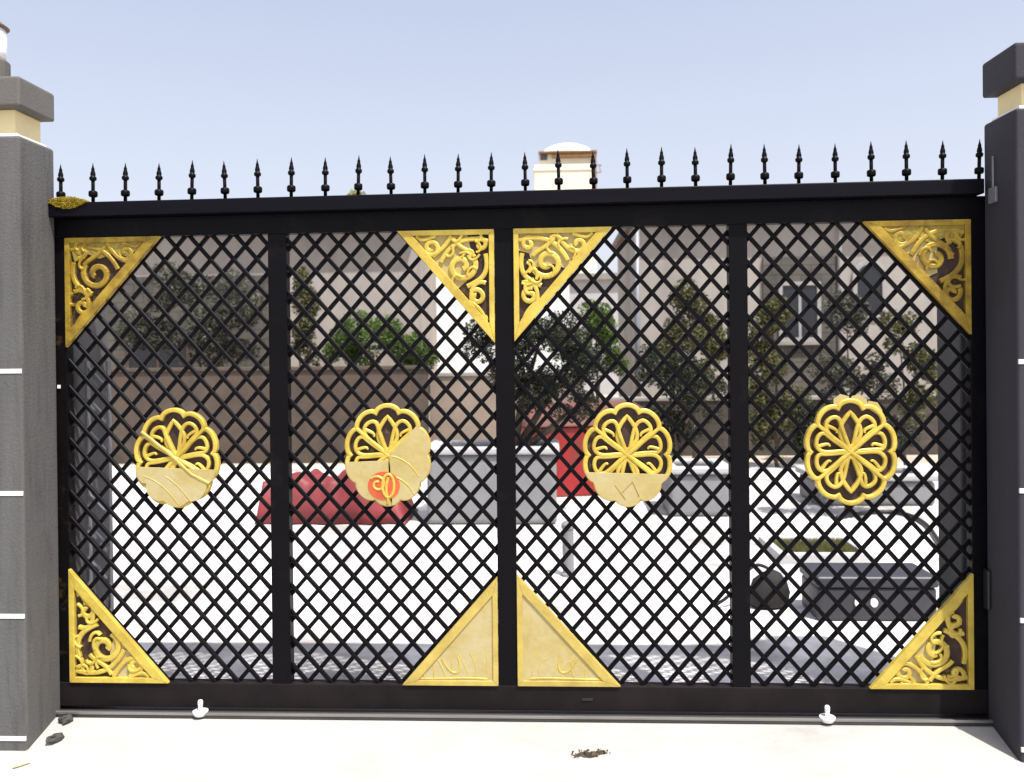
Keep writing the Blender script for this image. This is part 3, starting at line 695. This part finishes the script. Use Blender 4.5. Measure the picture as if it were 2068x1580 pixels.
plant('shrub', 'dark low bush between red bin and concrete block', 'shrub', 1370, 6.6, [(1350, 740, 60, 60), (1420, 800, 60, 55), (1370, 870, 70, 55)], M['leaf_dark'], 190, .07, 17)
plant('shrub', 'tall olive bush in front of stone clad wall', 'shrub', 1570, 8.2, [(1560, 660, 55, 60), (1540, 760, 50, 70), (1590, 830, 60, 60), (1550, 870, 45, 50)], M['leaf_olive'], 120, .10, 18)
plant('shrub', 'thin green bush between the arched window and the charcoal side wall', 'shrub', 1830, 8.0, [(1815, 670, 40, 45), (1870, 720, 40, 50), (1855, 820, 45, 50)], M['leaf_olive'], 150, .09, 19)
plant('shrub', 'grey green bush below the arched window', 'shrub', 1730, 8.3, [(1710, 640, 50, 50), (1760, 760, 60, 50), (1690, 760, 50, 60)], M['leaf_grey'], 110, .09, 20)
plant('shrub', 'blackish low bush behind the fourth medallion', 'shrub', 1710, 4.6, [(1630, 880, 45, 65), (1720, 850, 80, 40), (1800, 890, 50, 50), (1720, 940, 70, 40)], M['leaf_dark'], 330, .05, 21)
plant('background_tree', 'yellow green tree top rising above the gate top rail behind the grey house', 'tree', 697, 26.0, [(690, 440, 45, 50), (722, 430, 28, 40), (660, 470, 60, 50)], M['leaf_yellow'], 40, .22, 22, trunk=.14)

# red tarpaulin over a low stack
Yt = gnd(650, 1062).y
x0, x1 = at(512, 1000, Yt).x, at(820, 1000, Yt).x; cx = (x0+x1)/2; k = (Yt-CAM.y)/F
mb = MB(); nx, ny = 90, 30; rt_ = random.Random(2)
W = x1-x0
def tarp_h(u, v):
    top = .43 - .03*math.sin(u*7) - .035*math.sin(u*15+1) + .018*math.sin(u*31+v*6) + .012*math.sin(u*57-v*11)
    if u > .66: top -= (u-.66)*.55
    e = min(1, max(0, (v)/.16)); e2 = min(1, max(0, (1-v)/.2)); s = min(1, u/.035)*min(1, (1-u)/.07)
    return max(.012, top*min(e**.6, e2**.6)*s**.6) + .012*math.sin(u*40+v*9)*min(e, s)
for j in range(ny+1):
    for i in range(nx+1):
        u, v = i/nx, j/ny
        y = v*.75 + .02*math.sin(u*23)*(1 if j in (0, ny) else 0)
        mb.v.append(((u-.5)*W, y, tarp_h(u, v)))
for j in range(ny):
    for i in range(nx):
        a = j*(nx+1)+i; mb.f.append((a, a+1, a+nx+2, a+nx+1))
tp = mb.build('red_tarpaulin', M['red_tarp'], None, 0, True, (cx, Yt-.0, .006))
s = tp.modifiers.new('thickness', 'SOLIDIFY'); s.thickness = .006
tag(tp, 'red tarpaulin draped over a low stack by the brown wall', 'tarpaulin')
# red bin with faded lid
Yb = gnd(1150, 1003).y; x0, x1 = at(1062, 950, Yb).x, at(1342, 950, Yb).x; cx = (x0+x1)/2; zt = at(1140, 862, Yb).z
rb = tag(empty('storage_bin', (cx, Yb, .006), .26), 'wide red plastic bin with faded brown lid behind the third medallion', 'bin')
mb = MB(); w = (x1-x0)/2; mb.v += [(-w*.9, 0, 0), (w*.9, 0, 0), (w*.9, .5, 0), (-w*.9, .5, 0), (-w, -.03, zt), (w, -.03, zt), (w, .53, zt), (-w, .53, zt)]
mb.f += [(0,3,2,1),(4,5,6,7),(0,1,5,4),(1,2,6,5),(2,3,7,6),(3,0,4,7)]; mb.build('body', M['red_bin'], rb, .03, segs=3)
mb = MB(); mb.v += [(-w-.04, -.07, zt+.002), (w+.04, -.07, zt+.002), (w+.04, .56, zt+.002), (-w-.04, .56, zt+.002), (-w, -.03, zt+.07), (w, -.03, zt+.07), (w*.8, .5, zt+.26), (-w*.8, .5, zt+.26)]
mb.f += [(0,3,2,1),(4,5,6,7),(0,1,5,4),(1,2,6,5),(2,3,7,6),(3,0,4,7)]; mb.build('lid', M['red_old'], rb, .02, segs=2)
# concrete blocks (low planters)
def planter(pxa, pxb, pyt, pyb, label, cat='planter'):
    Y = gnd((pxa+pxb)/2, pyb).y; x0, x1 = at(pxa, pyb, Y).x, at(pxb, pyb, Y).x; cx = (x0+x1)/2; zt = at((pxa+pxb)/2, pyt, Y).z
    r = tag(empty('concrete_planter', (cx, Y, .006)), label, cat, 'concrete planters in the yard'); w = (x1-x0)/2
    MB().box(-w, w, 0, .7, 0, zt-.07).build('body', M['conc_grey'], r, .05, segs=4)
    mb = MB(); mb.box(-w-.03, w+.03, -.03, .10, zt-.0695, zt); mb.box(-w-.03, w+.03, .60, .73, zt-.0695, zt); mb.box(-w-.03, -w+.10, .1, .6, zt-.0695, zt); mb.box(w-.10, w+.03, .1, .6, zt-.0695, zt)
    mb.build('rim', M['conc_light'], r, .02, segs=3)
    MB().box(-w+.1, w-.1, .1, .6, zt-.069, zt-.04).build('soil', M['rubble'], r)
planter(862, 1125, 905, 1062, 'long pale concrete planter between the red tarpaulin and the grey post')
planter(1352, 1478, 945, 1046, 'short grey concrete planter right of the third medallion')
planter(1652, 1892, 960, 1024, 'low wide concrete planter behind the fourth medallion')
# short post
g = gnd(1148, 1165)
ps = MB().lathe([(.055, 0), (.055, .02), (.042, .03), (.042, .34), (.05, .35), (.05, .375), (.03, .395)], 14).build('bollard', M['conc_grey'], None, 0, False, (g.x, g.y, .006))
tag(ps, 'short grey concrete bollard on the white paving in front of the planters', 'bollard')
# kerbed grass strip
ga, gb = gnd(1585, 1136), gnd(1722, 1106)
xa, xb = gnd(1578, 1130).x, gnd(1735, 1130).x; ya, yb = ga.y, gb.y
kb = MB(); kb.box(xa-.06, xb+.06, ya-.08, ya, 0, .08); kb.box(xa-.06, xb+.06, yb, yb+.08, 0, .08); kb.box(xa-.06, xa, ya, yb, 0, .08); kb.box(xb, xb+.06, ya, yb, 0, .08)
tag(kb.build('kerb', M['conc_light'], None, .008), 'pale rectangular kerb around the small grass strip', 'kerb')
mb = MB(); rg = random.Random(9)
for i in range(5200):
    x, y = rg.uniform(xa, xb), rg.uniform(ya, yb); h = rg.uniform(.05, .11); n = len(mb.v); dx = rg.uniform(-.02, .02); dy = rg.uniform(-.02, .02); an = rg.uniform(0, PI)
    mb.v += [(x-.004*math.cos(an), y-.004*math.sin(an), .0), (x+.004*math.cos(an), y+.004*math.sin(an), .0), (x+dx, y+dy, h)]; mb.f.append((n, n+1, n+2))
tag(mb.build('grass', M['grass']), 'short olive grass growing inside the pale kerb', 'grass', kind='stuff')
# hose
pts = []
for (px, py) in ((1690, 1046), (1745, 1036), (1800, 1034), (1840, 1042), (1870, 1060), (1890, 1085), (1905, 1112)):
    g = gnd(px, py, .03); pts.append((g.x, g.y, .03))
def smooth(P, n=6):
    out = []
    for i in range(len(P)-1):
        a, b, c, d = P[max(0, i-1)], P[i], P[i+1], P[min(len(P)-1, i+2)]
        for q in range(n):
            t = q/n; out.append(tuple(.5*((2*b[k])+(-a[k]+c[k])*t+(2*a[k]-5*b[k]+4*c[k]-d[k])*t*t+(-a[k]+3*b[k]-3*c[k]+d[k])*t**3) for k in range(3)))
    out.append(P[-1]); return out
tag(MB().tube(smooth(pts), .02, 8).build('hose', M['rubber'], None, 0, True), 'black rubber hose curving across the white paving', 'hose')
# black bag
g = gnd(1548, 1228); bg = tag(empty('bag', (g.x, g.y, .006)), 'black canvas bag with loose strap on the white paving', 'bag')
mb = MB(); rb_ = random.Random(4); seg = 16
prof = [(.7, 0), (1.0, .03), (1.02, .10), (.85, .17), (.45, .215), (.1, .235)]
for r, z in prof:
    for q in range(seg):
        an = 2*PI*q/seg; w = r*(1+.07*math.sin(3*an+z*30)+rb_.uniform(-.03, .03)); mb.v.append((.125*w*math.copysign(abs(math.cos(an))**.8, math.cos(an))+z*.15, .085*w*math.sin(an), z))
for i in range(len(prof)-1):
    for q in range(seg):
        r = (q+1) % seg; mb.f.append((i*seg+q, i*seg+r, (i+1)*seg+r, (i+1)*seg+q))
mb.f.append(tuple(range(seg-1, -1, -1))); mb.f.append(tuple((len(prof)-1)*seg+q for q in range(seg)))
mb.build('body', M['bag'], bg, 0, True)
MB().tube(smooth([(.05, 0, .22), (-.06, -.02, .27), (-.16, -.03, .2), (-.24, -.03, .08), (-.33, -.02, .012)]), .011, 6).build('strap', M['bag'], bg, 0, True)
# storage chest
Yk = gnd(1765, 1258).y; x0, x1 = at(1652, 1200, Yk).x, at(1893, 1200, Yk).x; cx = (x0+x1)/2; w = (x1-x0)/2; zt = at(1765, 1160, Yk).z
tk = tag(empty('storage_chest', (cx, Yk, .006)), 'dark blue grey storage chest with two pale round latches near the charcoal wall', 'chest')
MB().box(-w, w, 0, .34, 0, zt-.09).build('body', M['trunk_box'], tk, .018, segs=3)
MB().box(-w-.012, w+.012, -.012, .352, zt-.0885, zt-.02).build('lid', M['trunk_box'], tk, .02, segs=3)
for px in (1732, 1764):
    xx = at(px, 1217, Yk).x-cx; zz = at(px, 1217, Yk).z
    lt = MB(); lt.v += []; k = 16
    lt.prism([(xx+.022*math.cos(2*PI*i/k), zz-.006+.026*math.sin(2*PI*i/k)) for i in range(k)], -.018, -.0005); lt.build('latch', M['zinc'], tk, .003)

# far tower
Y = 42.0
def X_(px): return at(px, 350, Y).x
cx = X_(1142); tw = tag(empty('water_tower', (cx, Y, 0)), 'cream tower with white domed roof and brown trim rising above the gate', 'tower')
z1, z2, z3 = at(1142, 332, Y).z, at(1142, 306, Y).z, at(1142, 279, Y).z
MB().box(X_(1079)-cx, X_(1203)-cx, 0, 3, 0, z1).build('lower_block', M['tower'], tw, .03)
MB().box(X_(1077)-cx, X_(1204)-cx, -.05, 3.05, z1-.34, z1-.22).build('string_course', M['tower'], tw, .02)
MB().box(X_(1089)-cx, X_(1203)-cx-.02, .15, 3, z1+.001, z2-.1).build('upper_block', M['tower'], tw, .03)
MB().box(X_(1088)-cx, X_(1206)-cx, -.15, 3.1, z2-.099, z2).build('eave', M['trim_brown'], tw, .01)
MB().box(X_(1115)-cx, X_(1205)-cx, -.1, .149, z2-.34, z2-.1).build('fascia', M['trim_brown'], tw, .01)
MB().box(X_(1199)-cx, X_(1204.5)-cx, -.12, -.002, z1-1.5, z2-.345).build('downpipe', M['trim_brown'], tw, .01)
xm = (X_(1089)+X_(1205))/2-cx; rr_ = (X_(1205)-X_(1092))/2
MB().lathe([(rr_*math.cos(t), (z3-z2)*math.sin(t)) for t in [PI/2*i/9 for i in range(9)]]+[(.05, z3-z2)], 32, (xm, 1.5, z2+.001), 1, .95).build('dome', M['dome'], tw, 0, True)
v = MB(); v.box(X_(1091.5)-cx, X_(1105.5)-cx, .12, .149, z2-.42, z2-.13); vw = v.build('window', M['glass'], tw)
for i in range(4): MB().box(X_(1091.5)-cx+.06+i*.07, X_(1091.5)-cx+.075+i*.07, .10, .119, z2-.42, z2-.13).build('bar', M['frame_grey'], vw)
br = MB(); xx = X_(1204)-cx
br.tube([(xx, 0, z1-.1), (xx+.28, 0, z1-.08)], .03, 6); br.tube([(xx, 0, z1-.5), (xx+.26, 0, z1-.46)], .03, 6); br.tube([(xx+.26, 0, z1-.46), (xx+.16, 0, z1-.2), (xx+.26, 0, z1-.1)], .02, 6)
br.build('bracket', M['trim_brown'], tw)

# ------------------------------------------------------------------ light
sd = Vector((.8, -1, 2.7)).normalized()
el = math.asin(sd.z); az = math.atan2(sd.x, sd.y)
w = bpy.data.worlds.new('World'); sc.world = w; w.use_nodes = True
N = w.node_tree.nodes; L = w.node_tree.links
sky = N.new('ShaderNodeTexSky'); sky.sky_type = 'NISHITA'; sky.sun_disc = False
sky.sun_elevation = el; sky.sun_rotation = az; sky.altitude = 0; sky.air_density = 1.0; sky.dust_density = 3.6; sky.ozone_density = 2.0
veil = N.new('ShaderNodeMix'); veil.data_type = 'RGBA'; veil.inputs[7].default_value = (4.55, 4.45, 4.8, 1)   # thin even high haze
tcw = N.new('ShaderNodeTexCoord'); sxyz = N.new('ShaderNodeSeparateXYZ'); mr = N.new('ShaderNodeMapRange')      # haze thickens towards the horizon
mr.inputs['From Min'].default_value = .13; mr.inputs['From Max'].default_value = .38; mr.inputs['To Min'].default_value = .60; mr.inputs['To Max'].default_value = .41
L.new(tcw.outputs['Generated'], sxyz.inputs[0]); L.new(sxyz.outputs['Z'], mr.inputs['Value']); L.new(mr.outputs[0], veil.inputs[0])
L.new(sky.outputs[0], veil.inputs[6]); L.new(veil.outputs[2], N['Background'].inputs['Color']); N['Background'].inputs['Strength'].default_value = .097
sl = bpy.data.lights.new('sun', 'SUN'); sl.energy = 3.2; sl.angle = math.radians(.9); sl.color = (1, .965, .91)
so = bpy.data.objects.new('sun', sl); col.objects.link(so); so.rotation_euler = sd.to_track_quat('Z', 'Y').to_euler(); so.location = (3, -4, 8)
sc.view_settings.view_transform = 'Standard'; sc.view_settings.look = 'None'; sc.view_settings.gamma = 1
sc.view_settings.exposure = 1.15
